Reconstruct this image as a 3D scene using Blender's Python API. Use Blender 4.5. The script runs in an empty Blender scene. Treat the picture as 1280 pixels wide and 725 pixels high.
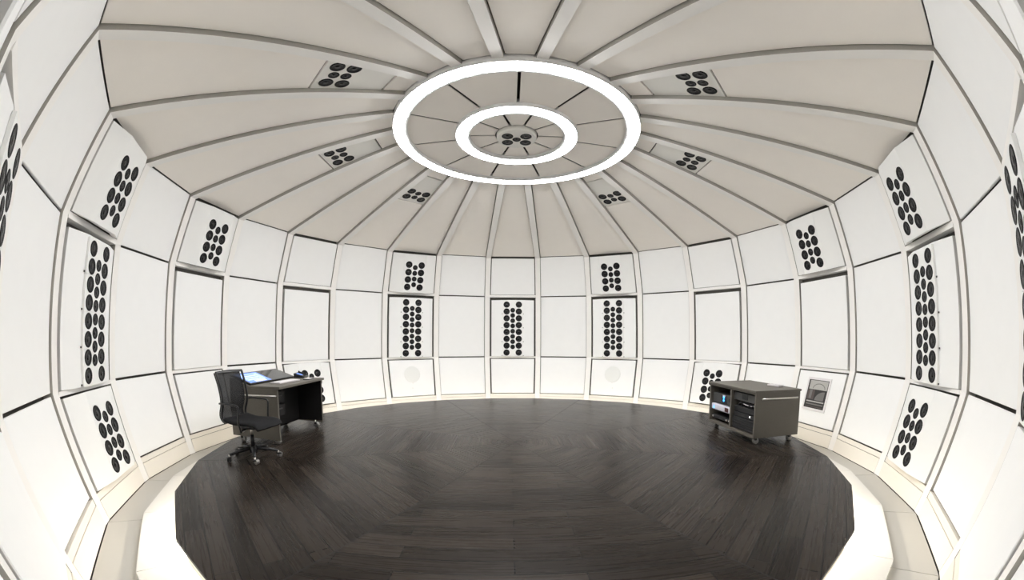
import bpy, bmesh, math, random
from mathutils import Matrix, Vector
random.seed(7)
sc = bpy.context.scene
COL = sc.collection
PI = math.pi
R = math.radians

# ------------------------------------------------------------------ materials
def mat(name, color, rough=0.6, metal=0.0, spec=0.5, emit=None, estr=0.0, noise=0.0, nscale=40.0, bump=0.0, bscale=400.0):
    m = bpy.data.materials.new(name); m.use_nodes = True
    nt = m.node_tree; b = nt.nodes['Principled BSDF']
    b.inputs['Base Color'].default_value = (*color, 1)
    b.inputs['Roughness'].default_value = rough
    b.inputs['Metallic'].default_value = metal
    b.inputs['Specular IOR Level'].default_value = spec
    if emit:
        b.inputs['Emission Color'].default_value = (*emit, 1)
        b.inputs['Emission Strength'].default_value = estr
    tc = None
    if noise > 0 or bump > 0:
        tc = nt.nodes.new('ShaderNodeTexCoord')
    if noise > 0:
        n = nt.nodes.new('ShaderNodeTexNoise'); n.inputs['Scale'].default_value = nscale
        n.inputs['Detail'].default_value = 3
        nt.links.new(tc.outputs['Object'], n.inputs['Vector'])
        r = nt.nodes.new('ShaderNodeMapRange')
        r.inputs['To Min'].default_value = 1 - noise; r.inputs['To Max'].default_value = 1 + noise
        nt.links.new(n.outputs['Fac'], r.inputs['Value'])
        mx = nt.nodes.new('ShaderNodeVectorMath'); mx.operation = 'SCALE'
        mx.inputs[0].default_value = color
        nt.links.new(r.outputs['Result'], mx.inputs['Scale'])
        nt.links.new(mx.outputs['Vector'], b.inputs['Base Color'])
    if bump > 0:
        n2 = nt.nodes.new('ShaderNodeTexNoise'); n2.inputs['Scale'].default_value = bscale
        nt.links.new(tc.outputs['Object'], n2.inputs['Vector'])
        bp = nt.nodes.new('ShaderNodeBump'); bp.inputs['Strength'].default_value = bump; bp.inputs['Distance'].default_value = 0.002
        nt.links.new(n2.outputs['Fac'], bp.inputs['Height'])
        nt.links.new(bp.outputs['Normal'], b.inputs['Normal'])
    return m

M = {}
M['panel'] = mat('white_fabric', (.92, .925, .925), .9, spec=.1, noise=.015, nscale=6, bump=.15, bscale=500)
M['baffle'] = mat('white_lacquer', (.89, .895, .885), .6, spec=.25)
M['ceilpanel'] = mat('warm_white_fabric', (.955, .915, .865), .9, spec=.1, noise=.015, nscale=5, bump=.15, bscale=500)
M['ceilbaffle'] = mat('grey_white_lacquer', (.84, .83, .79), .65, spec=.2)
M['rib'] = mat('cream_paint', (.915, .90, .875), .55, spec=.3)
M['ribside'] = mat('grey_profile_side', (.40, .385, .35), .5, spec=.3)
M['base'] = mat('cream_board', (.86, .82, .745), .5, spec=.3, noise=.02, nscale=3)
M['shell'] = mat('dark_cavity', (.13, .125, .115), .9, spec=.05)
M['tile'] = mat('white_tile', (.68, .66, .62), .35, spec=.4)
M['tilegrey'] = mat('pale_stone_tile', (.52, .50, .455), .4, spec=.4)
M['rubber'] = mat('black_rubber', (.006, .006, .007), .5, spec=.2)
M['cone'] = mat('black_cone', (.007, .007, .008), .4, spec=.25)
M['cap'] = mat('glossy_black_cap', (.008, .008, .009), .22, spec=.5)
M['ring'] = mat('lit_diffuser', (.9, .9, .9), .5, emit=(1, 1, 1), estr=40.0)
M['ringhouse'] = mat('grey_white_metal', (.80, .80, .80), .5, spec=.4)
M['led'] = mat('warm_led', (.9, .85, .7), .5, emit=(1, .93, .81), estr=13.0)
M['ledhot'] = mat('warm_led_bright', (.9, .85, .7), .5, emit=(1, .93, .81), estr=70.0)
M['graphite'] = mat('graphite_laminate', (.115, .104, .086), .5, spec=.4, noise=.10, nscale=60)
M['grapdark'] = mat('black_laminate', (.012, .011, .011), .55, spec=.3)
M['chrome'] = mat('brushed_steel', (.72, .69, .66), .28, metal=1.0)
M['black'] = mat('black_plastic', (.008, .008, .009), .4, spec=.5)
M['blackmetal'] = mat('black_metal', (.02, .02, .022), .35, metal=.3, spec=.5)
M['seat'] = mat('black_mesh_fabric', (.011, .011, .012), .8, spec=.2, noise=.2, nscale=300)
M['device'] = mat('dark_grey_metal', (.03, .03, .031), .5, metal=.3)
M['device2'] = mat('mid_grey_metal', (.07, .07, .068), .5, metal=.3)
M['silver'] = mat('silver_face', (.66, .66, .72), .4, metal=.1)
M['blueled'] = mat('blue_led', (.05, .2, .8), .4, emit=(.05, .35, 1), estr=3.0)
M['whiteled'] = mat('white_led', (.8, .8, .8), .4, emit=(1, 1, 1), estr=4.0)
M['redmark'] = mat('dark_red_display', (.06, .012, .012), .3)
M['white'] = mat('white_plastic', (.78, .76, .77), .4)
M['pale'] = mat('pale_grey_plastic', (.55, .52, .53), .4)
M['stain'] = mat('faint_grey_patch', (.84, .85, .835), .9, spec=.1)
M['glassblack'] = mat('dark_glass', (.03, .03, .03), .12, spec=.6)
M['caster'] = mat('grey_caster', (.35, .34, .33), .35, metal=.6)

def mesh_fabric():
    m = bpy.data.materials.new('see_through_mesh'); m.use_nodes = True
    nt = m.node_tree; b = nt.nodes['Principled BSDF']; out = nt.nodes['Material Output']
    b.inputs['Base Color'].default_value = (.010, .010, .011, 1); b.inputs['Roughness'].default_value = .8
    t = nt.nodes.new('ShaderNodeBsdfTransparent'); mx = nt.nodes.new('ShaderNodeMixShader')
    mx.inputs['Fac'].default_value = .78
    nt.links.new(t.outputs[0], mx.inputs[1]); nt.links.new(b.outputs[0], mx.inputs[2]); nt.links.new(mx.outputs[0], out.inputs['Surface'])
    return m
M['mesh'] = mesh_fabric()

def wood_floor():
    m = bpy.data.materials.new('dark_oak_planks'); m.use_nodes = True
    nt = m.node_tree; L = nt.links.new; N = nt.nodes.new
    b = nt.nodes['Principled BSDF']
    uv = N('ShaderNodeUVMap'); uv.uv_map = 'UVMap'
    br = N('ShaderNodeTexBrick'); br.inputs['Scale'].default_value = 1.0
    br.inputs['Brick Width'].default_value = 1.15; br.inputs['Row Height'].default_value = .155
    br.inputs['Mortar Size'].default_value = .005; br.inputs['Mortar Smooth'].default_value = .2
    br.offset = .37; br.offset_frequency = 2; br.squash = 1.0
    br.inputs['Color1'].default_value = (.013, .0095, .0072, 1)
    br.inputs['Color2'].default_value = (.034, .0262, .0205, 1)
    br.inputs['Mortar'].default_value = (.004, .0035, .003, 1)
    L(uv.outputs['UV'], br.inputs['Vector'])
    mp = N('ShaderNodeMapping'); mp.inputs['Scale'].default_value = (1.4, 45, 1)
    L(uv.outputs['UV'], mp.inputs['Vector'])
    n = N('ShaderNodeTexNoise'); n.inputs['Scale'].default_value = 1.0; n.inputs['Detail'].default_value = 3; n.inputs['Distortion'].default_value = .15
    L(mp.outputs['Vector'], n.inputs['Vector'])
    r = N('ShaderNodeMapRange'); r.inputs['From Min'].default_value = .25; r.inputs['From Max'].default_value = .75
    r.inputs['To Min'].default_value = .82; r.inputs['To Max'].default_value = 1.16
    L(n.outputs['Fac'], r.inputs['Value'])
    mx = N('ShaderNodeVectorMath'); mx.operation = 'SCALE'
    L(br.outputs['Color'], mx.inputs[0]); L(r.outputs['Result'], mx.inputs['Scale'])
    L(mx.outputs['Vector'], b.inputs['Base Color'])
    r2 = N('ShaderNodeMapRange'); r2.inputs['To Min'].default_value = .20; r2.inputs['To Max'].default_value = .36
    L(n.outputs['Fac'], r2.inputs['Value']); L(r2.outputs['Result'], b.inputs['Roughness'])
    b.inputs['Specular IOR Level'].default_value = .12
    bp = N('ShaderNodeBump'); bp.inputs['Strength'].default_value = .3; bp.inputs['Distance'].default_value = .002
    ad = N('ShaderNodeMath'); ad.operation = 'MULTIPLY_ADD'; ad.inputs[1].default_value = -1; ad.inputs[2].default_value = 1
    L(br.outputs['Fac'], ad.inputs[0])
    L(ad.outputs[0], bp.inputs['Height']); L(bp.outputs['Normal'], b.inputs['Normal'])
    return m
M['wood'] = wood_floor()

# ------------------------------------------------------------------ mesh helpers
class MB:
    def __init__(s): s.bm = bmesh.new(); s.mats = []
    def mi(s, m):
        if m not in s.mats: s.mats.append(m)
        return s.mats.index(m)
    def poly(s, pts, faces, m):
        vs = [s.bm.verts.new(p) for p in pts]; i = s.mi(m); out = []
        for f in faces:
            fc = s.bm.faces.new([vs[k] for k in f]); fc.material_index = i; out.append(fc)
        return out
    def box(s, x0, x1, y0, y1, z0, z1, m, mtx=None, bev=0.0):
        P = [(x0, y0, z0), (x1, y0, z0), (x1, y1, z0), (x0, y1, z0), (x0, y0, z1), (x1, y0, z1), (x1, y1, z1), (x0, y1, z1)]
        if mtx: P = [mtx @ Vector(p) for p in P]
        fs = s.poly(P, [(0, 3, 2, 1), (4, 5, 6, 7), (0, 1, 5, 4), (1, 2, 6, 5), (2, 3, 7, 6), (3, 0, 4, 7)], m)
        if bev > 0:
            es = list({e for f in fs for e in f.edges})
            r = bmesh.ops.bevel(s.bm, geom=es, offset=bev, segments=2, profile=.5, affect='EDGES')
            for f in r['faces']: f.material_index = s.mi(m)
        return s
    def prism(s, pts, w0, w1, m, axis=2, mtx=None):
        """closed 2-D outline (ccw) pushed along an axis"""
        n = len(pts)
        def put(p, w):
            q = [p[0], p[1]]; q.insert(axis, w); q = Vector(q)
            return mtx @ q if mtx else q
        P = [put(p, w0) for p in pts] + [put(p, w1) for p in pts]
        F = [tuple(reversed(range(n))), tuple(range(n, 2 * n))] + [(i, (i + 1) % n, n + (i + 1) % n, n + i) for i in range(n)]
        s.poly(P, F, m); return s
    def lathe(s, prof, segs, m, mtx=None, mfun=None):
        """profile [(r, w)] turned about the local w (z) axis"""
        rings = []
        for r_, w in prof:
            if r_ < 1e-6:
                v = Vector((0, 0, w)); rings.append([s.bm.verts.new(mtx @ v if mtx else v)])
            else:
                ring = []
                for k in range(segs):
                    a = 2 * PI * k / segs; v = Vector((r_ * math.cos(a), r_ * math.sin(a), w))
                    ring.append(s.bm.verts.new(mtx @ v if mtx else v))
                rings.append(ring)
        for j in range(len(rings) - 1):
            A, B = rings[j], rings[j + 1]
            i = s.mi(mfun(j) if mfun else m)
            for k in range(segs):
                k2 = (k + 1) % segs
                if len(A) == 1 and len(B) == 1: continue
                if len(A) == 1: f = s.bm.faces.new([A[0], B[k], B[k2]])
                elif len(B) == 1: f = s.bm.faces.new([A[k], B[0], A[k2]])
                else: f = s.bm.faces.new([A[k], B[k], B[k2], A[k2]])
                f.material_index = i; f.smooth = True
        return s
    def tube(s, pts, rad, m, segs=10, close=False):
        pts = [Vector(p) for p in pts]; n = len(pts); rings = []
        up = None
        for i, p in enumerate(pts):
            if close: t = (pts[(i + 1) % n] - pts[i - 1]).normalized()
            else: t = (pts[min(i + 1, n - 1)] - pts[max(i - 1, 0)]).normalized()
            if up is None: up = t.orthogonal().normalized()
            up = (up - t * up.dot(t)).normalized(); sd = t.cross(up)
            rr = rad[i] if isinstance(rad, (list, tuple)) else rad
            rings.append([s.bm.verts.new(p + (up * math.cos(2 * PI * k / segs) + sd * math.sin(2 * PI * k / segs)) * rr) for k in range(segs)])
        i = s.mi(m)
        for j in range(n if close else n - 1):
            A, B = rings[j], rings[(j + 1) % n]
            for k in range(segs):
                f = s.bm.faces.new([A[k], B[k], B[(k + 1) % segs], A[(k + 1) % segs]]); f.material_index = i; f.smooth = True
        if not close:
            for rg in (list(reversed(rings[0])), rings[-1]):
                f = s.bm.faces.new(rg); f.material_index = i
        return s
    def mesh(s, name):
        bmesh.ops.recalc_face_normals(s.bm, faces=s.bm.faces)
        me = bpy.data.meshes.new(name); s.bm.to_mesh(me); s.bm.free()
        for m in s.mats: me.materials.append(m)
        return me
    def obj(s, name, parent=None, mtx=None):
        return link(name, s.mesh(name), parent, mtx)

def link(name, me, parent=None, mtx=None):
    o = bpy.data.objects.new(name, me); COL.objects.link(o)
    if parent: o.parent = parent
    if mtx is not None: o.matrix_local = mtx
    return o
def tag(o, label, cat, group=None):
    o['label'] = label; o['category'] = cat; o['kind'] = 'thing'
    if group: o['group'] = group
    return o
def struct(o): o['kind'] = 'structure'; return o
def empty(name, mtx, label, cat, group=None):
    o = bpy.data.objects.new(name, None); COL.objects.link(o); o.matrix_world = mtx; o.empty_display_size = .1
    return tag(o, label, cat, group)
def smooth_path(pts, it=2):
    pts = [Vector(p) for p in pts]
    for _ in range(it):
        q = [pts[0]]
        for a, b in zip(pts, pts[1:]): q += [a * .75 + b * .25, a * .25 + b * .75]
        q.append(pts[-1]); pts = q
    return pts

# ------------------------------------------------------------------ room profile: (radius at the ribs, height), platform top = 0
NB = 24; D = R(15); CH = math.cos(D / 2)
PB = (4.698, -.250); PS = (4.777, .017); PL = (5.024, .925); PU = (5.0, 2.470); PT = (4.748, 3.427); PC = (1.724, 4.2304)
HW = .0625                     # half a rib's face

def frame(b, lo, hi):
    """local frame of one bay facet: u across, v up the facet, w into the room; origin at the foot's middle"""
    a = b * D
    rad = Vector((math.sin(a), math.cos(a), 0)); tan = Vector((math.cos(a), -math.sin(a), 0))
    q0 = rad * lo[0] * CH + Vector((0, 0, lo[1])); q1 = rad * hi[0] * CH + Vector((0, 0, hi[1]))
    v = q1 - q0; ln = v.length; v.normalize(); w = tan.cross(v)
    m = Matrix(((tan.x, v.x, w.x, q0.x), (tan.y, v.y, w.y, q0.y), (tan.z, v.z, w.z, q0.z), (0, 0, 0, 1)))
    return m, ln
def halfw(lo, hi, v, ln):      # half the clear width between ribs at height v up a facet
    r_ = lo[0] + (hi[0] - lo[0]) * v / ln
    return r_ * math.sin(D / 2) - HW

def off(profile, d):
    """profile moved outwards by d (mitred)"""
    out = []
    for i, p in enumerate(profile):
        ns = []
        for a, b in ((i - 1, i), (i, i + 1)):
            if a < 0 or b >= len(profile): continue
            t = Vector((profile[b][0] - profile[a][0], profile[b][1] - profile[a][1])).normalized()
            ns.append(Vector((t.y, -t.x)))
        n = sum(ns, Vector((0, 0))).normalized(); k = d / max(.3, n.dot(ns[0]))
        out.append((p[0] + n.x * k, p[1] + n.y * k))
    return out

# ribs: wall post and ceiling rib in one continuous piece
prof = [PB, PS, PL, PU, PT, PC]
bprof_full = off(prof, .11)
for k in range(NB):
    az = (k + .5) * D
    mb = MB()
    door = k in (11, 12)          # over the doorway the rib starts at the upper row
    pr = prof[3:] if door else prof
    bprof = bprof_full[3:] if door else bprof_full
    n = len(pr)
    e = Vector((math.sin(az), math.cos(az), 0)); t = Vector((math.cos(az), -math.sin(az), 0))
    P = []
    for s_ in (-HW, HW):
        for p in pr: P.append(e * p[0] + t * s_ + Vector((0, 0, p[1])))
        for p in bprof: P.append(e * p[0] + t * s_ + Vector((0, 0, p[1])))
    F, G = [], []
    for i in range(n - 1):
        F += [(i, i + 1, 2 * n + i + 1, 2 * n + i)]
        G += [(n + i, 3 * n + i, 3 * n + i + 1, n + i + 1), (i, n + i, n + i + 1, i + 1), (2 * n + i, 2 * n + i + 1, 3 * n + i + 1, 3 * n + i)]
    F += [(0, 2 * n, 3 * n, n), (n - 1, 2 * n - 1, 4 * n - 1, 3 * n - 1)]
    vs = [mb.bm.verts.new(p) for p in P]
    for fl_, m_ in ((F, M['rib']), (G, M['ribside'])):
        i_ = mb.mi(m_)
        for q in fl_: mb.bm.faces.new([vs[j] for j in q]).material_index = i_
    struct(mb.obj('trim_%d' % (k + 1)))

# dark shell behind everything
SH = off(prof, .112)
def shell(name, bays, rows, m):
    mb = MB()
    for b in bays:
        for (i, skipdoor) in rows:
            if b == 12 and skipdoor: continue
            q = []
            for (rr, zz), s_ in ((SH[i], -1), (SH[i], 1), (SH[i + 1], 1), (SH[i + 1], -1)):
                a = b * D + s_ * D / 2; q.append(Vector((rr * math.sin(a), rr * math.cos(a), zz)))
            o2 = [Vector((p.x * 1.012, p.y * 1.012, p.z + .05 * (i >= 4))) for p in q]
            mb.poly(q + o2, [(0, 1, 2, 3), (7, 6, 5, 4), (0, 4, 5, 1), (1, 5, 6, 2), (2, 6, 7, 3), (3, 7, 4, 0)], m)
    return struct(mb.obj(name))
wall_rows = [(0, True), (1, True), (2, True), (3, False)]
shell('wall_back', range(-3, 4), wall_rows, M['shell'])
shell('wall_right', range(4, 10), wall_rows, M['shell'])
shell('wall_left', range(-9, -3), wall_rows, M['shell'])
shell('wall_front', [10, 11, 12, -11, -10], wall_rows, M['shell'])
# ceiling shell: cone plus a flat lid over the rings
mb = MB()
for b in range(-11, 13):
    q = []
    for (rr, zz), s_ in ((SH[4], -1), (SH[4], 1), ((1.60, 4.42), 1), ((1.60, 4.42), -1)):
        a = b * D + s_ * D / 2; q.append((rr * math.sin(a), rr * math.cos(a), zz))
    q += [(x, y, z + .06) for x, y, z in q]
    mb.poly(q, [(0, 1, 2, 3), (7, 6, 5, 4), (0, 4, 5, 1), (1, 5, 6, 2), (2, 6, 7, 3), (3, 7, 4, 0)], M['shell'])
mb.lathe([(0, 4.40), (1.75, 4.40), (1.75, 4.46), (0, 4.46)], 48, M['shell'])
struct(mb.obj('ceiling'))

# ------------------------------------------------------------------ wording
ORD = ['', 'first', 'second', 'third', 'fourth', 'fifth', 'sixth', 'seventh', 'eighth', 'ninth', 'tenth', 'eleventh']
def where(b):
    if b == 0: return 'far central bay opposite the doorway'
    if b == 12: return 'above the doorway'
    return '%s bay from far centre, %s side' % (ORD[abs(b)], 'desk' if b < 0 else 'cart')

# ------------------------------------------------------------------ wall panels and speakers
WR, TR = .080, .060            # driver radii
def driver_mesh(name, r_):
    mb = MB()
    pf = [(r_, 0), (r_, .002), (r_ * .96, .004), (r_ * .90, .004), (r_ * .84, .006), (r_ * .76, .005), (r_ * .72, .003), (r_ * .36, .0015), (r_ * .34, .002), (r_ * .30, .004), (r_ * .18, .0065), (0, .0075)]
    mb.lathe(pf, 26, None, mfun=lambda j: M['rubber'] if j < 6 else (M['cone'] if j < 7 else M['cap']))
    return mb.mesh(name)
WOOF = driver_mesh('woofer', WR); TWEET = driver_mesh('tweeter', TR)

def T3(x, y, z): return Matrix.Translation((x, y, z))
def bulged(u0, v0, v1, h, m, fold=.27, th=.085, taper=0.0):
    """bent sheet: flat middle strip pushed into the room, slanting to the edges"""
    mb = MB()
    def sec(uu, v):
        return [(-uu, v, 0), (-fold, v, h), (fold, v, h), (uu, v, 0), (uu, v, -th), (fold, v, h - th), (-fold, v, h - th), (-uu, v, -th)]
    A, B = sec(u0, v0), sec(u0 - taper, v1)
    F = [(0, 7, 6, 1), (1, 6, 5, 2), (2, 5, 4, 3), (8, 9, 14, 15), (9, 10, 13, 14), (10, 11, 12, 13)]
    F += [(i, (i + 1) % 8, 8 + (i + 1) % 8, 8 + i) for i in range(8)]
    mb.poly(A + B, F, m)
    return mb
def flat_panel(u_bot, u_top, v0, v1, w1, m, th=.035, bev=.006):
    mb = MB()
    P = [(-u_bot, v0, w1 - th), (u_bot, v0, w1 - th), (u_top, v1, w1 - th), (-u_top, v1, w1 - th)]
    Q = [(-u_bot, v0, w1 - bev), (u_bot, v0, w1 - bev), (u_top, v1, w1 - bev), (-u_top, v1, w1 - bev)]
    S = [(-u_bot + bev, v0 + bev, w1), (u_bot - bev, v0 + bev, w1), (u_top - bev, v1 - bev, w1), (-u_top + bev, v1 - bev, w1)]
    F = [(3, 2, 1, 0), (8, 9, 10, 11)]
    for i in range(4):
        j = (i + 1) % 4; F += [(i, j, 4 + j, 4 + i), (4 + i, 4 + j, 8 + j, 8 + i)]
    mb.poly(P + Q + S, F, m); return mb

ROWS = {'bottom': (PS, PL), 'middle': (PL, PU), 'top': (PU, PT)}
SPK = {('top', 2), ('top', 6), ('top', 8), ('bottom', 4), ('bottom', 8)}
COLS = (0, 2, 8, 10)
GP = {'bottom': 'bottom row wall panels', 'middle': 'middle row wall panels', 'top': 'top row wall panels'}
def group_of_panel(row): return GP[row]

def place_drivers(par, cols_u, vs, w, me, name, base):
    for u in cols_u:
        for v in vs: link(name, me, par, T3(u, v, w))

for b in range(-11, 13):
    even = b % 2 == 0
    for row, (lo, hi) in ROWS.items():
        if b == 12 and row != 'top': continue
        m, ln = frame(b, lo, hi)
        if not even or (abs(b) == 10 and row == 'top'):
            v0, v1 = (.004, ln - .008) if row == 'bottom' else ((.010, ln - .008) if row == 'middle' else (.010, ln + .022))
            g = .007
            o = flat_panel(halfw(lo, hi, v0, ln) - g, halfw(lo, hi, v1, ln) - g, v0, v1, -.030, M['panel']).obj('acoustic_panel', None, m)
            tag(o, 'plain white %s-row wall panel, %s' % (row, where(b)), 'wall panel', GP[row])
            continue
        g = {'bottom': .035, 'middle': .045, 'top': .022}[row]
        v0, v1 = {'bottom': (.002, ln - .058), 'middle': (.014, ln - .092), 'top': (.052, ln - .012)}[row]
        ub, ut = halfw(lo, hi, v0, ln) - g, halfw(lo, hi, v1, ln) - g
        if (row, abs(b)) in SPK:
            h = .118 if row == 'top' else .095
            t = empty('speaker_panel', m, 'white %s-row speaker panel with twelve black drivers, %s' % (row, where(b)), 'speaker', 'twelve-driver wall speakers')
            bulged(ub, v0, v1, h, M['baffle'], taper=ub - ut).obj('baffle', t)
            c = {'top': .455, 'bottom': .39}[row]
            place_drivers(t, (-.155, .155), [c + (i - 1.5) * .178 for i in range(4)], h, WOOF, 'woofer', t)
            place_drivers(t, (0,), [c + (i - 1.5) * .137 for i in range(4)], h, TWEET, 'tweeter', t)
        elif row == 'middle' and abs(b) in COLS:
            h = .030 if abs(b) == 10 else .070
            o = bulged(ub, v0, v1, h, M['panel'], taper=ub - ut).obj('acoustic_panel', None, m)
            tag(o, 'white wall panel behind a speaker column, %s' % where(b), 'wall panel', 'panels carrying speaker columns')
            t = empty('column_speaker', m, 'white speaker column of 24 black drivers, %s' % where(b), 'speaker', 'tall speaker columns in the middle row')
            c = .724; mh = .355
            mbx = MB()
            for q in range(4): mbx.box(-.262, .262, c + (q - 2) * mh + .0012, c + (q - 1) * mh - .0012, h + .001, h + .028, M['baffle'], bev=.003)
            mbx.obj('cabinet', t)
            for q in range(4):
                for s_ in (-1, 1):
                    mbx = MB(); mbx.box(s_ * .2715 - .009, s_ * .2715 + .009, -.009, .009, .002, .012, M['device2'], bev=.002)
                    mbx.obj('clip', t, T3(0, c + (q - 2) * mh + .02, h))
            place_drivers(t, (-.155, .155), [c + (i - 3.5) * .1745 for i in range(8)], h + .028, WOOF, 'woofer', t)
            place_drivers(t, (0,), [c + (i - 3.5) * .1335 for i in range(8)], h + .028, TWEET, 'tweeter', t)
        else:
            o = flat_panel(ub, ut, v0, v1, 0, M['panel'], th=.09).obj('acoustic_panel', None, m)
            if row == 'bottom' and abs(b) == 2:
                tag(o, 'white bottom panel with a faint round grey patch, %s' % where(b), 'wall panel', 'bottom row wall panels with a round patch')
                md = MB(); md.lathe([(0, .0012), (.17, .0012), (.198, .0008), (.2, .0002)], 40, M['stain'])
                md.prism([(-.035, -.19), (0, -.23), (.035, -.19)], .0002, .0011, M['stain'])
                md.lathe([(0, .0012), (.016, .0012), (.018, .0002)], 12, M['stain'], mtx=T3(.02 * (1 if b > 0 else -1), -.335, 0))
                md.obj('round_patch', o, T3(0, .525, 0))
            else:
                if row == 'bottom' and b == 6: lb = 'white bottom-row wall panel bearing the framed picture, beside the rack cart'
                else: lb = 'recessed white %s-row wall panel, %s' % (row, where(b))
                tag(o, lb, 'wall panel', GP[row])
    # cross rails of the recessed bays
    if even and b != 12:
        for j, (pv, z0, z1) in enumerate(((PU, -.016, .046), (PL, -.036, .008))):
            a = b * D; e = Vector((math.sin(a), math.cos(a), 0)); t_ = Vector((math.cos(a), -math.sin(a), 0))
            q = pv[0] * CH
            hw = pv[0] * math.sin(D / 2) - HW
            mm = Matrix(((t_.x, -e.x, 0, e.x * q), (t_.y, -e.y, 0, e.y * q), (0, 0, 1, pv[1]), (0, 0, 0, 1)))
            mb = MB(); mb.box(-hw + .001, hw - .001, -.13, 0.0, z0, z1, M['rib'])
            struct(mb.obj('trim_%d' % (30 + (b + 12) * 2 + j), None, mm))

# baseboards
def baseboard(name, bays):
    mb = MB()
    for b in bays:
        m, ln = frame(b, PB, PS)
        for v0, v1, w in ((.006, .196, -.006), (.202, ln - .014, -.012)):
            h0, h1 = halfw(PB, PS, v0, ln) - .002, halfw(PB, PS, v1, ln) - .002
            P = [(-h0, v0, w - .05), (h0, v0, w - .05), (h1, v1, w - .05), (-h1, v1, w - .05), (-h0, v0, w), (h0, v0, w), (h1, v1, w), (-h1, v1, w)]
            mb.poly([m @ Vector(p) for p in P], [(0, 3, 2, 1), (4, 5, 6, 7), (0, 1, 5, 4), (1, 2, 6, 5), (2, 3, 7, 6), (3, 0, 4, 7)], M['base'])
    struct(mb.obj(name))
baseboard('baseboard_back', range(-3, 4)); baseboard('baseboard_right', range(4, 10)); baseboard('baseboard_left', range(-9, -3)); baseboard('baseboard_front', [10, 11, -11, -10])

# framed picture on the bottom panel of bay 6
m, ln = frame(6, PS, PL)
pic = empty('framed_picture', m @ T3(-.004, .505, .001), 'small framed monochrome interior print on the white panel beside the rack cart', 'picture')
mb = MB(); mb.box(-.275, .275, -.275, .275, 0, .014, M['white'], bev=.004); mb.obj('frame', pic)
pd = mat('print_dark', (.02, .018, .018), .4); pg = mat('print_grey', (.17, .165, .16), .4); pl = mat('print_light', (.46, .45, .43), .4); pm = mat('print_mid', (.085, .065, .06), .4)
mb = MB(); w = .0145
def rect(x0, x1, y0, y1, mm, k=0): mb.poly([(x0, y0, w + k * .0003), (x1, y0, w + k * .0003), (x1, y1, w + k * .0003), (x0, y1, w + k * .0003)], [(0, 1, 2, 3)], mm)
rect(-.238, .238, -.235, .235, pd)
rect(-.205, .225, .075, .225, pl, 1); rect(-.215, -.05, -.095, .07, pm, 1)
rect(-.17, -.11, -.08, .07, pg, 2)
arc = [(.19, -.10)] + [(.19 - .21 * math.sin(a), -.10 + .15 * math.cos(a)) for a in [i * PI / 2 / 10 for i in range(11)]]
mb.poly([(x, y, w + .0006) for x, y in arc], [tuple(range(len(arc)))], pg)
rect(-.20, .215, -.135, -.115, pl, 1); rect(-.20, .215, -.18, -.16, pg, 1); rect(-.2, .2, -.218, -.205, pm, 1)
for i in range(8):
    a0, a1 = PI * i / 8, PI * (i + 1) / 8
    mb.poly([(.03 + .15 * math.cos(a0), .09 + .09 * math.sin(a0), w + .0006), (.03 + .15 * math.cos(a1), .09 + .09 * math.sin(a1), w + .0006),
             (.03 + .135 * math.cos(a1), .09 + .078 * math.sin(a1), w + .0006), (.03 + .135 * math.cos(a0), .09 + .078 * math.sin(a0), w + .0006)], [(0, 1, 2, 3)], pg)
mb.obj('print', pic)

# ------------------------------------------------------------------ ceiling wedges with their speaker plates
def wedge(v0, v1, w, ln, g, m, th=.03):
    u0, u1 = halfw(PT, PC, v0, ln) - g, halfw(PT, PC, v1, ln) - g
    return flat_panel(u0, u1, v0, v1, w, m, th=th, bev=.003)
CW = -.045
for b in range(-11, 13):
    m, ln = frame(b, PT, PC)
    gp = 'beige ceiling wedges'
    if abs(b) in (3, 6, 9):
        a0, a1 = 1.985, 2.80
        o = wedge(-.004, a0 - .022, CW, ln, .012, M['ceilpanel']).obj('acoustic_panel', None, m)
        tag(o, 'long beige ceiling panel outside a ceiling speaker, %s' % where(b), 'ceiling panel', gp)
        o = wedge(a1 + .022, ln - .003, CW, ln, .012, M['ceilpanel']).obj('acoustic_panel', None, m)
        tag(o, 'short beige ceiling piece between speaker and light ring, %s' % where(b), 'ceiling panel', 'short ceiling pieces by the light ring')
        t = empty('ceiling_speaker', m, 'grey ceiling speaker plate with six black drivers, %s' % where(b), 'speaker', 'ceiling speakers')
        wedge(a0, a1, CW - .002, ln, .004, M['ceilbaffle']).obj('baffle', t)
        for v in (2.115, 2.30):
            for u in (-.157, .157): link('woofer', WOOF, t, T3(u, v, CW - .002))
        for v in (2.140, 2.276): link('tweeter', TWEET, t, T3(0, v, CW - .002))
    else:
        o = wedge(-.004, ln - .003, CW, ln, .012, M['ceilpanel']).obj('acoustic_panel', None, m)
        tag(o, 'long plain beige ceiling wedge panel, %s' % where(b), 'ceiling panel', gp)

# rings of sector panels inside the light rings
def sector(r0, r1, a0, a1, z, gap, m, th=.03, segs=10):
    mb = MB(); lo, hi = [], []
    for rr in (r0, r1):
        d = gap / 2 / rr
        aa = [a0 + d + (a1 - a0 - 2 * d) * i / segs for i in range(segs + 1)]
        lo.append([(rr * math.sin(a), rr * math.cos(a), z) for a in aa])
    out = lo[0] + lo[1]; n = segs + 1
    P = out + [(x, y, zz + th) for x, y, zz in out]
    F = []
    for i in range(segs):
        F += [(i, i + 1, n + i + 1, n + i), (2 * n + i, 3 * n + i, 3 * n + i + 1, 2 * n + i + 1),
              (i, 2 * n + i, 2 * n + i + 1, i + 1), (n + i, n + i + 1, 3 * n + i + 1, 3 * n + i)]
    F += [(0, n, 3 * n, 2 * n), (n - 1, 3 * n - 1, 4 * n - 1, 2 * n - 1)]
    mb.poly(P, F, m); return mb
ZR = 4.19
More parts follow.
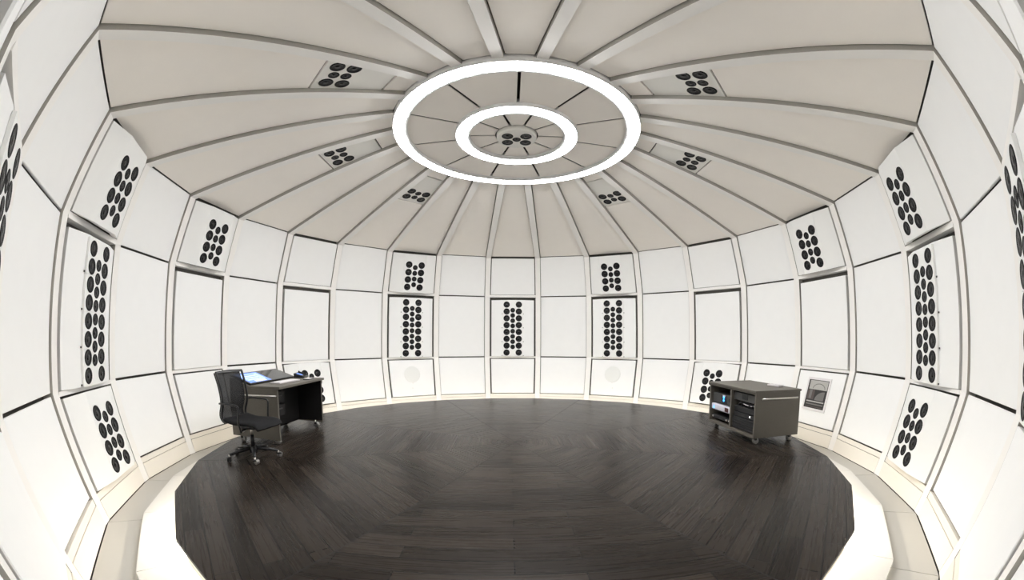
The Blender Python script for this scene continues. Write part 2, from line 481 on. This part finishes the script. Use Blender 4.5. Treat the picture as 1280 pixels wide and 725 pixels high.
def secname(i, n, odd):
    k = i if i <= n // 2 else i - n
    if k == 0: return 'centred towards the far wall'
    if not odd and k == n // 2: return 'centred towards the doorway'
    return '%s from far wall, %s side' % (ORD[abs(k)], 'cart' if k > 0 else 'desk')
for i in range(11):
    st = 2 * PI / 11; c = i * st
    gap = .036
    o = sector(.862, 1.518, c - st / 2, c + st / 2, ZR + .05, gap, M['ceilpanel'], th=.012).obj('acoustic_panel')
    tag(o, 'beige sector panel between both light rings, %s' % secname(i, 11, True), 'ceiling panel', 'sector panels between the light rings')
for i in range(10):
    st = 2 * PI / 10; c = i * st
    o = sector(.302, .655, c - st / 2, c + st / 2, ZR + .05, .034, M['ceilpanel'], th=.012).obj('acoustic_panel')
    tag(o, 'small beige sector panel inside inner light ring, %s' % secname(i, 10, False), 'ceiling panel', 'sector panels inside the inner ring')

def ring_light(r0, r1, z, h, label):
    t = empty('ring_light', T3(0, 0, z), label, 'ceiling light', 'glowing ceiling rings')
    mb = MB()
    mb.lathe([(r0, .002), (r0 - .004, .002), (r0 - .004, h), (r1 + .004, h), (r1 + .004, .002), (r1 - .012, .002), (r1 - .012, h - .01), (r0 + .031, h - .01), (r0 + .031, .002), (r0, .002)], 96, M['ringhouse']); mb.obj('housing', t)
    mb = MB(); mb.lathe([(r0 + .032, 0), (r1 - .013, 0), (r1 - .013, .012), (r0 + .032, .012), (r0 + .032, 0)], 96, M['ring']); mb.obj('diffuser', t)
ring_light(1.525, 1.716, 4.190, .11, 'large outer glowing white ring light on the ceiling')
ring_light(.666, .856, 4.186, .11, 'smaller inner glowing white ring light on the ceiling')

# hub speaker at the crown
t = empty('ceiling_speaker', T3(0, 0, 4.185) @ Matrix.Rotation(PI, 4, 'X'), 'round ceiling speaker with five black drivers at the centre of the light rings', 'speaker')
mb = MB(); mb.lathe([(0, 0), (.262, 0), (.276, -.006), (.283, -.02), (.283, -.10), (0, -.10)], 56, M['ceilbaffle']); mb.obj('baffle', t)
for u in (-.128, .128):
    for v in (-.092, .092): link('woofer', WOOF, t, T3(u, v - .01, 0))
link('tweeter', TWEET, t, T3(0, -.01, 0))

# ------------------------------------------------------------------ floor platform, step, surround
RP = 3.975
def ngon(rr, z, off_=0.5): return [(rr * math.sin((k + off_) * D), rr * math.cos((k + off_) * D), z) for k in range(NB)]
bm = bmesh.new(); uvl = bm.loops.layers.uv.new('UVMap')
for s_ in range(8):
    ac = s_ * PI / 4; mids = [ac + R(-22.5 + 15 * i) for i in range(4)]
    e = Vector((math.sin(ac), math.cos(ac))); tt = Vector((math.cos(ac), -math.sin(ac)))
    g = .007
    pts = [Vector((0, 0))] + [Vector((RP * math.sin(a), RP * math.cos(a))) for a in mids]
    pts = [p + e * g for p in pts[:1]] + [pts[1] + tt * g] + pts[2:4] + [pts[4] - tt * g]
    vs = [bm.verts.new((p.x, p.y, 0)) for p in pts]
    f = bm.faces.new(list(reversed(vs)))
    for lp in f.loops:
        p = Vector((lp.vert.co.x, lp.vert.co.y)); lp[uvl].uv = (p.dot(tt) + 17.3 * s_ + 40, p.dot(e))
bmesh.ops.recalc_face_normals(bm, faces=bm.faces)
for f in bm.faces:
    if f.normal.z < 0: f.normal_flip()
me = bpy.data.meshes.new('floor'); bm.to_mesh(me); bm.free(); me.materials.append(M['wood'])
fl = struct(link('floor', me))
mb = MB()
top, bot = ngon(RP, -.001), ngon(RP, -.028)
mb.poly(top + bot, [tuple(range(NB)), tuple(reversed(range(NB, 2 * NB)))] + [(i, (i + 1) % NB, NB + (i + 1) % NB, NB + i) for i in range(NB)], M['grapdark'])
struct(mb.obj('trim_floor_nosing'))
mb = MB()
a_, b_ = ngon(RP - .05, -.028), ngon(RP - .05, -.30)
mb.poly(a_ + b_, [(i, (i + 1) % NB, NB + (i + 1) % NB, NB + i) for i in range(NB)] + [tuple(range(NB))], M['base'])
struct(mb.obj('trim_floor_riser'))
def tile_ring(name, r0, r1, z, zb, m, gap=.006):
    mb = MB()
    for k in range(NB):
        q = []
        for rr in (r0, r1):
            d = gap / 2 / rr
            for a in ((k - .5) * D + d, (k + .5) * D - d): q.append((rr * math.sin(a), rr * math.cos(a)))
        q = [q[0], q[1], q[3], q[2]]
        P = [(x, y, z) for x, y in q] + [(x, y, zb) for x, y in q]
        mb.poly(P, [(0, 1, 2, 3), (7, 6, 5, 4), (0, 4, 5, 1), (1, 5, 6, 2), (2, 6, 7, 3), (3, 7, 4, 0)], m)
    return struct(mb.obj(name))
tile_ring('floor_step', RP - .045, 4.32, -.184, -.29, M['tile'])
tile_ring('floor_surround', 4.20, 4.692, -.25, -.30, M['tilegrey'])
mb = MB(); mb.lathe([(0, -.31), (5.2, -.31), (5.2, -.36), (0, -.36)], 48, M['shell']); struct(mb.obj('floor_underlay'))
# warm light line under the platform's nosing, with two brighter lengths by the doorway
def strip(ks, m):
    mb = MB()
    for k in ks:
        q = []
        for rr in (RP - .046, RP - .012):
            for a in ((k - .5) * D + .002, (k + .5) * D - .002): q.append((rr * math.sin(a), rr * math.cos(a)))
        q = [q[0], q[1], q[3], q[2]]
        P = [(x, y, -.034) for x, y in q] + [(x, y, -.030) for x, y in q]
        mb.poly(P, [(0, 1, 2, 3), (7, 6, 5, 4), (0, 4, 5, 1), (1, 5, 6, 2), (2, 6, 7, 3), (3, 7, 4, 0)], m)
    return mb.obj('trim_light_strip')
HOT = (9, 15)
struct(strip([k % NB for k in range(16, 33)], M['led']))
struct(strip(range(10, 15), M['led']))
for k in HOT: struct(strip([k], M['ledhot']))

# vestibule behind the doorway bay, where the camera stands
mb = MB(); mb.box(-.72, .72, -7.0, -5.22, -.30, -.25, M['tilegrey']); struct(mb.obj('floor_vestibule'))
mb = MB(); mb.box(-.72, .72, -7.0, -5.22, 2.5, 2.55, M['shell']); struct(mb.obj('ceiling_vestibule'))
for s_, nm in ((-1, 'wall_vestibule_left'), (1, 'wall_vestibule_right')):
    mb = MB(); mb.box(s_ * .75 - .03, s_ * .75 + .03, -7.0, -5.22, -.3, 2.55, M['panel']); struct(mb.obj(nm))
mb = MB(); mb.box(-.78, .78, -7.06, -7.0, -.3, 2.55, M['panel']); struct(mb.obj('wall_vestibule_end'))

# ------------------------------------------------------------------ casters
def caster(par, name, x, y, h, rw=.04, m=None, yaw=0.0):
    mb = MB(); q = T3(x, y, 0) @ Matrix.Rotation(yaw, 4, 'Z')
    for s_ in (-1, 1):
        mm = q @ T3(.02, s_ * .014, rw) @ Matrix.Rotation(PI / 2, 4, 'X')
        mb.lathe([(0, -.009), (rw * .85, -.009), (rw, -.005), (rw, .005), (rw * .85, .009), (0, .009)], 18, m or M['caster'], mtx=mm)
    mb.box(-.012, .03, -.03, .03, rw * 1.2, rw * 1.9, M['black'], mtx=q, bev=.006)
    mb.tube([q @ Vector((0, 0, rw * 1.4)), q @ Vector((0, 0, h))], .011, M['chrome'])
    return mb.obj(name, par)

# ------------------------------------------------------------------ console desk (front faces the room's middle)
DX, DY = -3.02, 0.02
desk = empty('console_desk', T3(DX, DY, 0), 'dark grey mobile console desk with tilted touch screen', 'desk')
# local: x back (negative) .. 0 front, y -.64 near end .. +.64 far end
Lh = .645
def end_panel(y0, y1):
    mb = MB()
    pts = [(-.80, .10), (-.02, .07), (-.02, .735), (-.44, .735), (-.46, .765), (-.80, .875)]
    mb.prism(pts, y0, y1, M['graphite'], axis=1); return mb
end_panel(-Lh, -Lh + .03).obj('end_panel', desk)
end_panel(Lh - .03, Lh).obj('end_panel', desk)
mb = MB(); mb.box(-.48, .02, -Lh - .01, Lh + .01, .737, .772, M['graphite'], bev=.004); mb.obj('worktop', desk)
mb = MB(); mb.box(-.80, -.775, -Lh + .03, Lh - .03, .10, .86, M['graphite']); mb.obj('back_panel', desk)
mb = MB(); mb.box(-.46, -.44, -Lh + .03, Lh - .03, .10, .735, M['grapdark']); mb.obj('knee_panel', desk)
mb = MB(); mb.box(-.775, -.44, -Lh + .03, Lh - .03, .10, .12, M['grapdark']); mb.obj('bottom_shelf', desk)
for s_ in (-1, 1):  # dark sheets added inside both end panels, standing in for the kneehole's shade
    mb = MB(); mb.box(-.44, -.022, min(s_ * (Lh - .03), s_ * (Lh - .036)), max(s_ * (Lh - .03), s_ * (Lh - .036)), .10, .735, M['grapdark']); mb.obj('knee_shade_sheet', desk)
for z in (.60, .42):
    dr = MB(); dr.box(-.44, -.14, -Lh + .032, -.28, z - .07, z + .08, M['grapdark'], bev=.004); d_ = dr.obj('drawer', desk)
    hd = MB(); hd.box(-.139, -.125, -Lh + .10, -.36, z + .02, z + .035, M['device2']); hd.obj('handle', d_)
mb = MB()
for s_ in (-.60, -.06): mb.tube([(s_, -Lh - .0, .655), (s_, -Lh - .035, .655)], .006, M['chrome'])
mb.tube([(-.64, -Lh - .035, .655), (-.02, -Lh - .035, .655)], .010, M['chrome']); mb.obj('handle', desk)
# tilted screen
tilt = Matrix.Translation((-.475, 0, .772)) @ Matrix.Rotation(math.atan2(.115, .335), 4, 'Y')   # local -x runs up the slope
mb = MB(); mb.box(-.36, 0, -.61, .53, 0, .022, M['black'], mtx=tilt, bev=.003); scr = mb.obj('touch_screen', desk)
mb = MB(); mb.box(-.345, -.012, -.595, .515, .0222, .0232, M['glassblack'], mtx=tilt); mb.obj('screen_glass', scr)
mblue = mat('screen_blue', (.1, .2, .6), .3, emit=(.13, .28, .80), estr=.75)
mpale = mat('screen_pale', (.4, .5, .8), .3, emit=(.26, .42, .88), estr=.75)
mpink = mat('screen_white', (.6, .6, .7), .3, emit=(.55, .60, .95), estr=.75)
mb = MB()
def scrrect(x0, x1, y0, y1, m_, k): mb.box(x0, x1, y0, y1, .0233, .0235 + k * .0003, m_, mtx=tilt)
scrrect(-.335, -.022, -.575, -.06, mblue, 0)
scrrect(-.30, -.09, -.54, -.10, mpale, 1)
scrrect(-.085, -.035, -.42, -.16, mpink, 1); scrrect(-.27, -.25, -.45, -.2, mblue, 2)
for q in range(5): scrrect(-.235 + q * .028, -.225 + q * .028, -.5, -.2, mblue if q % 2 else mpink, 2)
mb.obj('display', scr)
for x, y in ((-.12, -.57), (-.12, .56), (-.70, -.57), (-.70, .56)): caster(desk, 'caster', x, y, .11, rw=.042)

DT = Matrix.Translation((DX, DY, .7725))
kb = empty('keyboard', DT @ T3(-.245, -.07, 0) @ Matrix.Rotation(R(-3), 4, 'Z'), 'pale keyboard lying on the dark console desk below its screen', 'keyboard')
mb = MB(); mb.box(-.085, .085, -.26, .26, 0, .014, M['pale'], bev=.004); mb.obj('case', kb)
mb = MB()
for i in range(5):
    for j in range(15): mb.box(-.072 + i * .029, -.046 + i * .029, -.245 + j * .0327, -.217 + j * .0327, .014, .019, M['white'])
mb.obj('keys', kb)
ph = empty('desk_phone', DT @ T3(-.375, .60, .001) @ Matrix.Rotation(R(10), 4, 'Z'), 'small black desk unit with a lit blue display beside the touch screen', 'phone')
mb = MB(); mb.prism([(-.09, 0), (.09, 0), (.09, .02), (-.09, .07)], -.075, .13, M['black'], axis=1); mb.obj('body', ph)
mb = MB(); q = T3(0, 0, .047) @ Matrix.Rotation(math.atan2(.05, .18), 4, 'Y'); mb.box(-.06, .03, -.05, .03, 0, .003, mblue, mtx=q); mb.obj('display', ph)
mb = MB(); mb.tube([(-.07, .095, .085), (-.05, .095, .075), (.05, .095, .045), (.075, .095, .05)], [.018, .012, .012, .018], M['black']); mb.obj('handset', ph)
nt_ = MB(); nt_.box(-.05, .05, -.085, .085, 0, .012, M['black'], bev=.003); nt_.box(-.045, .045, -.08, .08, .012, .014, M['white'])
nb = nt_.obj('notepad', None, DT @ T3(-.10, .36, 0)); tag(nb, 'small white topped pad on the desk corner nearest the far wall', 'pad')

# ------------------------------------------------------------------ office chair (faces +x before turning)
chair = empty('office_chair', T3(-3.085, -1.165, 0) @ Matrix.Rotation(R(-4), 4, 'Z'), 'black mesh swivel office chair on casters beside the console desk', 'chair')
base = MB()
base.lathe([(0, .06), (.05, .065), (.055, .12), (.035, .14), (0, .14)], 20, M['blackmetal']); hub = base.obj('hub', chair)
for k in range(5):
    a = R(-120 + 72 * k); d = Vector((math.cos(a), math.sin(a), 0))
    mb = MB(); mb.tube([d * .03 + Vector((0, 0, .115)), d * .16 + Vector((0, 0, .105)), d * .305 + Vector((0, 0, .078))], [.026, .021, .015], M['blackmetal']); lg = mb.obj('leg', chair)
    q = d * .305
    caster(lg, 'caster', q.x, q.y, .08, rw=.03, m=M['black'] if k in (0, 3, 4) else M['caster'], yaw=a + 1)
mb = MB(); mb.tube([(0, 0, .13), (0, 0, .27)], .027, M['black']); mb.tube([(0, 0, .26), (0, 0, .385)], .016, M['chrome']); mb.obj('gas_lift', chair)
mb = MB(); mb.box(-.11, .10, -.07, .07, .345, .39, M['blackmetal'], bev=.012); mb.tube([(.02, -.06, .36), (.04, -.2, .35)], .006, M['chrome']); mb.obj('tilt_mechanism', chair)
# seat: curved sling with rolled front
def sling(path, half, th, m, name, nseg=10, wfun=None, side=0.012):
    mb = MB(); pts = smooth_path(path, 2); rows = []
    for i, p in enumerate(pts):
        t_ = (pts[min(i + 1, len(pts) - 1)] - pts[max(i - 1, 0)]).normalized(); nrm = Vector((-t_.z, 0, t_.x))
        hw = half if not wfun else wfun(i / (len(pts) - 1))
        tp, bt = [], []
        for j in range(nseg + 1):
            s_ = -1 + 2 * j / nseg; edge = max(0, abs(s_) - .8) / .2
            p2 = p + Vector((0, s_ * hw, 0)) - nrm * (side * s_ * s_) * (-1)
            tp.append(mb.bm.verts.new(p2 + nrm * th / 2 * (1 - .6 * edge ** 2))); bt.append(mb.bm.verts.new(p2 - nrm * th / 2 * (1 - .6 * edge ** 2)))
        rows.append((tp, bt))
    k = mb.mi(m)
    def F(v):
        f = mb.bm.faces.new(v); f.material_index = k; f.smooth = True
    for (a, b), (c, d) in zip(rows, rows[1:]):
        for j in range(nseg):
            F([a[j], a[j + 1], c[j + 1], c[j]]); F([b[j], d[j], d[j + 1], b[j + 1]])
        F([a[0], c[0], d[0], b[0]]); F([a[-1], b[-1], d[-1], c[-1]])
    F(rows[0][0] + list(reversed(rows[0][1]))); F(list(reversed(rows[-1][0])) + rows[-1][1])
    return mb, pts
mb, _ = sling([(-.24, 0, .455), (-.12, 0, .425), (.05, 0, .425), (.17, 0, .43), (.25, 0, .415), (.275, 0, .375)], .235, .05, M['seat'], 'seat', wfun=lambda s: .225 + .02 * math.sin(s * PI))
mb.obj('seat', chair)
bpath = [(-.225, 0, .435), (-.275, 0, .47), (-.285, 0, .53), (-.25, 0, .62), (-.245, 0, .72), (-.275, 0, .86), (-.33, 0, 1.0)]
bw = lambda s: .205 + .022 * s
mb, bp_ = sling(bpath, .21, .008, M['mesh'], 'backrest', wfun=bw, side=.02)
back = mb.obj('backrest', chair)
mb = MB(); n = len(bp_)
edge = lambda sg: [p + Vector((.02, sg * bw(i / (n - 1)), 0)) for i, p in enumerate(bp_)]
loop = edge(-1) + list(reversed(edge(1)))
mb.tube(loop, .014, M['black'], segs=8, close=True)
mb.tube([bp_[-1] + Vector((.02, -bw(1), 0)), bp_[-1] + Vector((.0, 0, .006)), bp_[-1] + Vector((.02, bw(1), 0))], .014, M['black'])
mb.obj('back_frame', back)
for sg in (-1, 1):
    y = sg * .275
    pth = smooth_path([(-.255, sg * .225, .655), (-.24, y, .66), (-.10, y, .66), (.02, y, .655), (.055, y, .645), (.06, y, .60), (.045, y, .46), (.06, y * .96, .39), (.03, y * .8, .335), (-.06, y * .45, .33), (-.07, 0, .345)], 2)
    mb = MB(); mb.tube(pth, .011, M['blackmetal'], segs=8); mb.obj('armrest', chair)

# ------------------------------------------------------------------ rack cart (open front faces the room's middle)
CX, CY = 3.06, -.125
cart = empty('rack_cart', T3(CX, CY, 0), 'dark grey wheeled equipment cart with open rack front and steel handle', 'equipment cart')
# local: x 0 front .. .76 back ; y -.63 near end .. +.63 far end
H0, H1, YE, XD = .095, .722, .63, .76
mb = MB(); mb.box(-.012, XD + .012, -YE - .012, YE + .012, H1 - .028, H1, M['graphite'], bev=.004); mb.obj('top', cart)
for s_ in (-1, 1):
    mb = MB(); mb.box(0, XD, min(s_ * YE, s_ * (YE - .028)), max(s_ * YE, s_ * (YE - .028)), H0, H1 - .028, M['graphite'], bev=.002); mb.obj('side_panel', cart)
mb = MB(); mb.box(0, XD, -YE + .028, YE - .028, H0, H0 + .03, M['graphite']); mb.obj('bottom_panel', cart)
mb = MB(); mb.box(XD - .02, XD, -YE + .028, YE - .028, H0 + .03, H1 - .028, M['graphite']); mb.obj('back_panel', cart)
mb = MB(); mb.box(.004, XD - .02, -.018, .018, H0 + .03, H1 - .028, M['graphite']); mb.obj('divider', cart)
mb = MB(); mb.box(0.004, .02, -YE + .028, YE - .028, H1 - .052, H1 - .028, M['graphite']); mb.obj('top_rail', cart)
mb = MB()
for s_ in (.13, .64): mb.tube([(s_, -YE, .615), (s_, -YE - .035, .615)], .007, M['chrome'])
mb.tube([(.08, -YE - .035, .615), (.69, -YE - .035, .615)], .011, M['chrome']); mb.obj('handle', cart)
for x, y in ((.08, -.54), (.08, .54), (.66, -.54), (.66, .54)): caster(cart, 'caster', x, y, .10, rw=.042)
def rack(z0, z1, y0, y1, x0, m, name, label, extra=None, bev=.004, dep=.40):
    t = empty(name, T3(CX + x0, CY + (y0 + y1) / 2, z0), label, 'rack unit', 'rack units in the cart')
    w_ = (y1 - y0) / 2
    mb = MB(); mb.box(0, dep, -w_, w_, 0, z1 - z0, m, bev=bev); mb.obj('case', t)
    if extra: extra(t, w_, z1 - z0)
    return t
A0, A1, B0, B1 = .022, .598, -.598, -.022      # far half (A) and near half (B)
def x_blue(t, w_, h):
    mb = MB(); mb.box(-.004, 0, w_ - .42, w_ - .25, h * .08, h * .96, M['black']); mb.obj('dark_plate', t)
    mb = MB(); mb.box(-.004, 0, w_ - .52, w_ - .47, h * .35, h * .7, M['black']); mb.obj('socket', t)
    for z in (.38, .68):
        mb = MB(); mb.lathe([(0, 0), (.017, 0), (.019, .006), (0, .007)], 14, M['blueled'], mtx=T3(-.004, w_ - .335, h * z) @ Matrix.Rotation(-PI / 2, 4, 'Y')); mb.obj('blue_button', t)
    mb = MB(); mb.box(-.007, -.004, w_ - .37, w_ - .30, h * .78, h * .94, M['silver']); mb.obj('label_plate', t)
rack(.415, .560, A0, A1, .05, M['device2'], 'rack_unit', 'dark grey rack unit with two glowing blue buttons, above the silver unit', x_blue)
def x_silver(t, w_, h):
    mb = MB(); mb.prism([(w_ - .06, .02), (w_ - .105, .02), (w_ - .085, .075)], -.002, -.0005, M['blueled'], axis=0); mb.obj('lit_mark', t)
    mb = MB(); mb.box(-.003, 0, -w_ + .06, -w_ + .16, .018, .078, M['redmark']); mb.obj('display', t)
    mb = MB(); mb.box(-.002, 0, -.08, .12, .040, .044, M['pale']); mb.obj('text_line', t)
rack(.300, .395, A0, A1, .02, M['silver'], 'rack_unit', 'silver rounded rack unit with blue lit mark and dark red display', x_silver, bev=.018)
def x_thin(t, w_, h):
    for y in (w_ - .05, -w_ + .12, -w_ + .04):
        mb = MB(); mb.lathe([(0, 0), (.014, 0), (.012, .018), (0, .018)], 14, M['chrome'], mtx=T3(0, y, h / 2) @ Matrix.Rotation(-PI / 2, 4, 'Y')); mb.obj('knob', t)
rack(.168, .216, A0, A1, .04, M['device'], 'rack_unit', 'thin dark rack unit with small steel knobs, below the silver unit', x_thin)
def x_sq(t, w_, h):
    mb = MB(); mb.box(-.005, 0, -.06, .08, h * .25, h * .95, M['black']); mb.obj('square_vent', t)
    mb = MB(); mb.lathe([(0, 0), (.007, 0), (0, .004)], 10, M['whiteled'], mtx=T3(0, -w_ + .02, h * .4) @ Matrix.Rotation(-PI / 2, 4, 'Y')); mb.obj('indicator', t)
rack(.535, .645, B0, B1, .05, M['device2'], 'rack_unit', 'grey rack unit with a black square vent, at the top near the handle', x_sq)
rack(.375, .452, B0, B1, .06, M['device'], 'rack_unit', 'plain dark grey rack unit below a bundle of cables', None)
def x_led(t, w_, h):
    mb = MB(); mb.lathe([(0, 0), (.010, 0), (0, .006)], 12, M['whiteled'], mtx=T3(0, -w_ + .16, h * .6) @ Matrix.Rotation(-PI / 2, 4, 'Y')); mb.obj('indicator', t)
rack(.312, .366, B0, B1, .05, M['device'], 'rack_unit', 'dark rack unit with one bright white indicator, above the ribbed unit', x_led)
def x_rib(t, w_, h):
    mb = MB()
    for i in range(5): mb.box(-.012, 0, -w_ + .01, w_ - .01, .012 + i * h / 5, .012 + i * h / 5 + h / 5 * .55, M['device'], bev=.002)
    mb.obj('front_ribs', t)
rack(.135, .304, B0, B1, .04, M['black'], 'rack_unit', 'tall black ribbed rack unit at the bottom near the handle', x_rib)
mb = MB()
for i in range(5):
    y = B0 + .05 + i * .08
    mb.tube(smooth_path([(CX + .10, CY + y, .515), (CX + .045, CY + y + .03, .51), (CX + .03, CY + y + .05, .485), (CX + .05, CY + y + .09, .472), (CX + .12, CY + y + .1, .47)], 2), .007, M['black'], segs=6)
mb.tube(smooth_path([(CX + .10, CY + B0 + .10, .485), (CX + .03, CY + B0 + .18, .495), (CX + .025, CY + B0 + .3, .505), (CX + .10, CY + B0 + .36, .495)], 2), .006, M['pale'], segs=6)
tag(mb.obj('cable_bundle'), 'tangle of thin black and grey cables in the rack cart', 'cables')
rm = empty('remote_control', T3(CX + .60, CY - .26, H1 + .0005) @ Matrix.Rotation(R(8), 4, 'Z'), 'pale grey remote control lying on top of the rack cart', 'remote control')
mb = MB(); mb.box(-.055, .055, -.12, .12, 0, .028, M['pale'], bev=.01); mb.obj('body', rm)
mb = MB()
for i in range(3):
    for j in range(5): mb.box(-.035 + i * .027, -.015 + i * .027, -.09 + j * .03, -.07 + j * .03, .028, .031, M['white'])
mb.obj('buttons', rm)

# ------------------------------------------------------------------ world and camera
wd = bpy.data.worlds.new('world'); sc.world = wd; wd.use_nodes = True
wd.node_tree.nodes['Background'].inputs[0].default_value = (.5, .5, .5, 1); wd.node_tree.nodes['Background'].inputs[1].default_value = .05
cd = bpy.data.cameras.new('camera'); cam = bpy.data.objects.new('camera', cd); COL.objects.link(cam); sc.camera = cam
cd.type = 'PANO'; cd.panorama_type = 'FISHEYE_LENS_POLYNOMIAL'
cd.fisheye_polynomial_k0 = 0
cd.fisheye_polynomial_k1 = -0.0724315263567312; cd.fisheye_polynomial_k2 = 2.9729373733724255e-05
cd.fisheye_polynomial_k3 = 2.06135298203605e-05; cd.fisheye_polynomial_k4 = -3.011747531885292e-07
cd.fisheye_fov = R(200); cd.sensor_width = 36; cd.sensor_fit = 'HORIZONTAL'
cd.shift_x = -20.4396 / 1280; cd.shift_y = 71.8145 / 725
cd.clip_start = .02; cd.clip_end = 100
yaw, pitch, roll = 0.0470964, -0.0197370, 0.0021967
f = Vector((math.sin(yaw) * math.cos(pitch), math.cos(yaw) * math.cos(pitch), math.sin(pitch))); r0 = Vector((math.cos(yaw), -math.sin(yaw), 0)); u0 = r0.cross(f)
r2 = r0 * math.cos(roll) + u0 * math.sin(roll); u2 = -r0 * math.sin(roll) + u0 * math.cos(roll)
c0 = Vector((-.07134, -5.14483, 1.36404))
cam.matrix_world = Matrix(((r2.x, u2.x, -f.x, c0.x), (r2.y, u2.y, -f.y, c0.y), (r2.z, u2.z, -f.z, c0.z), (0, 0, 0, 1)))
sc.cycles.use_denoising = True
sc.cycles.max_bounces = 12; sc.cycles.diffuse_bounces = 8
vs_ = sc.view_settings
vs_.view_transform = 'Standard'; vs_.look = 'None'; vs_.gamma = 1.0; vs_.use_curve_mapping = False
vs_.exposure = 0.17
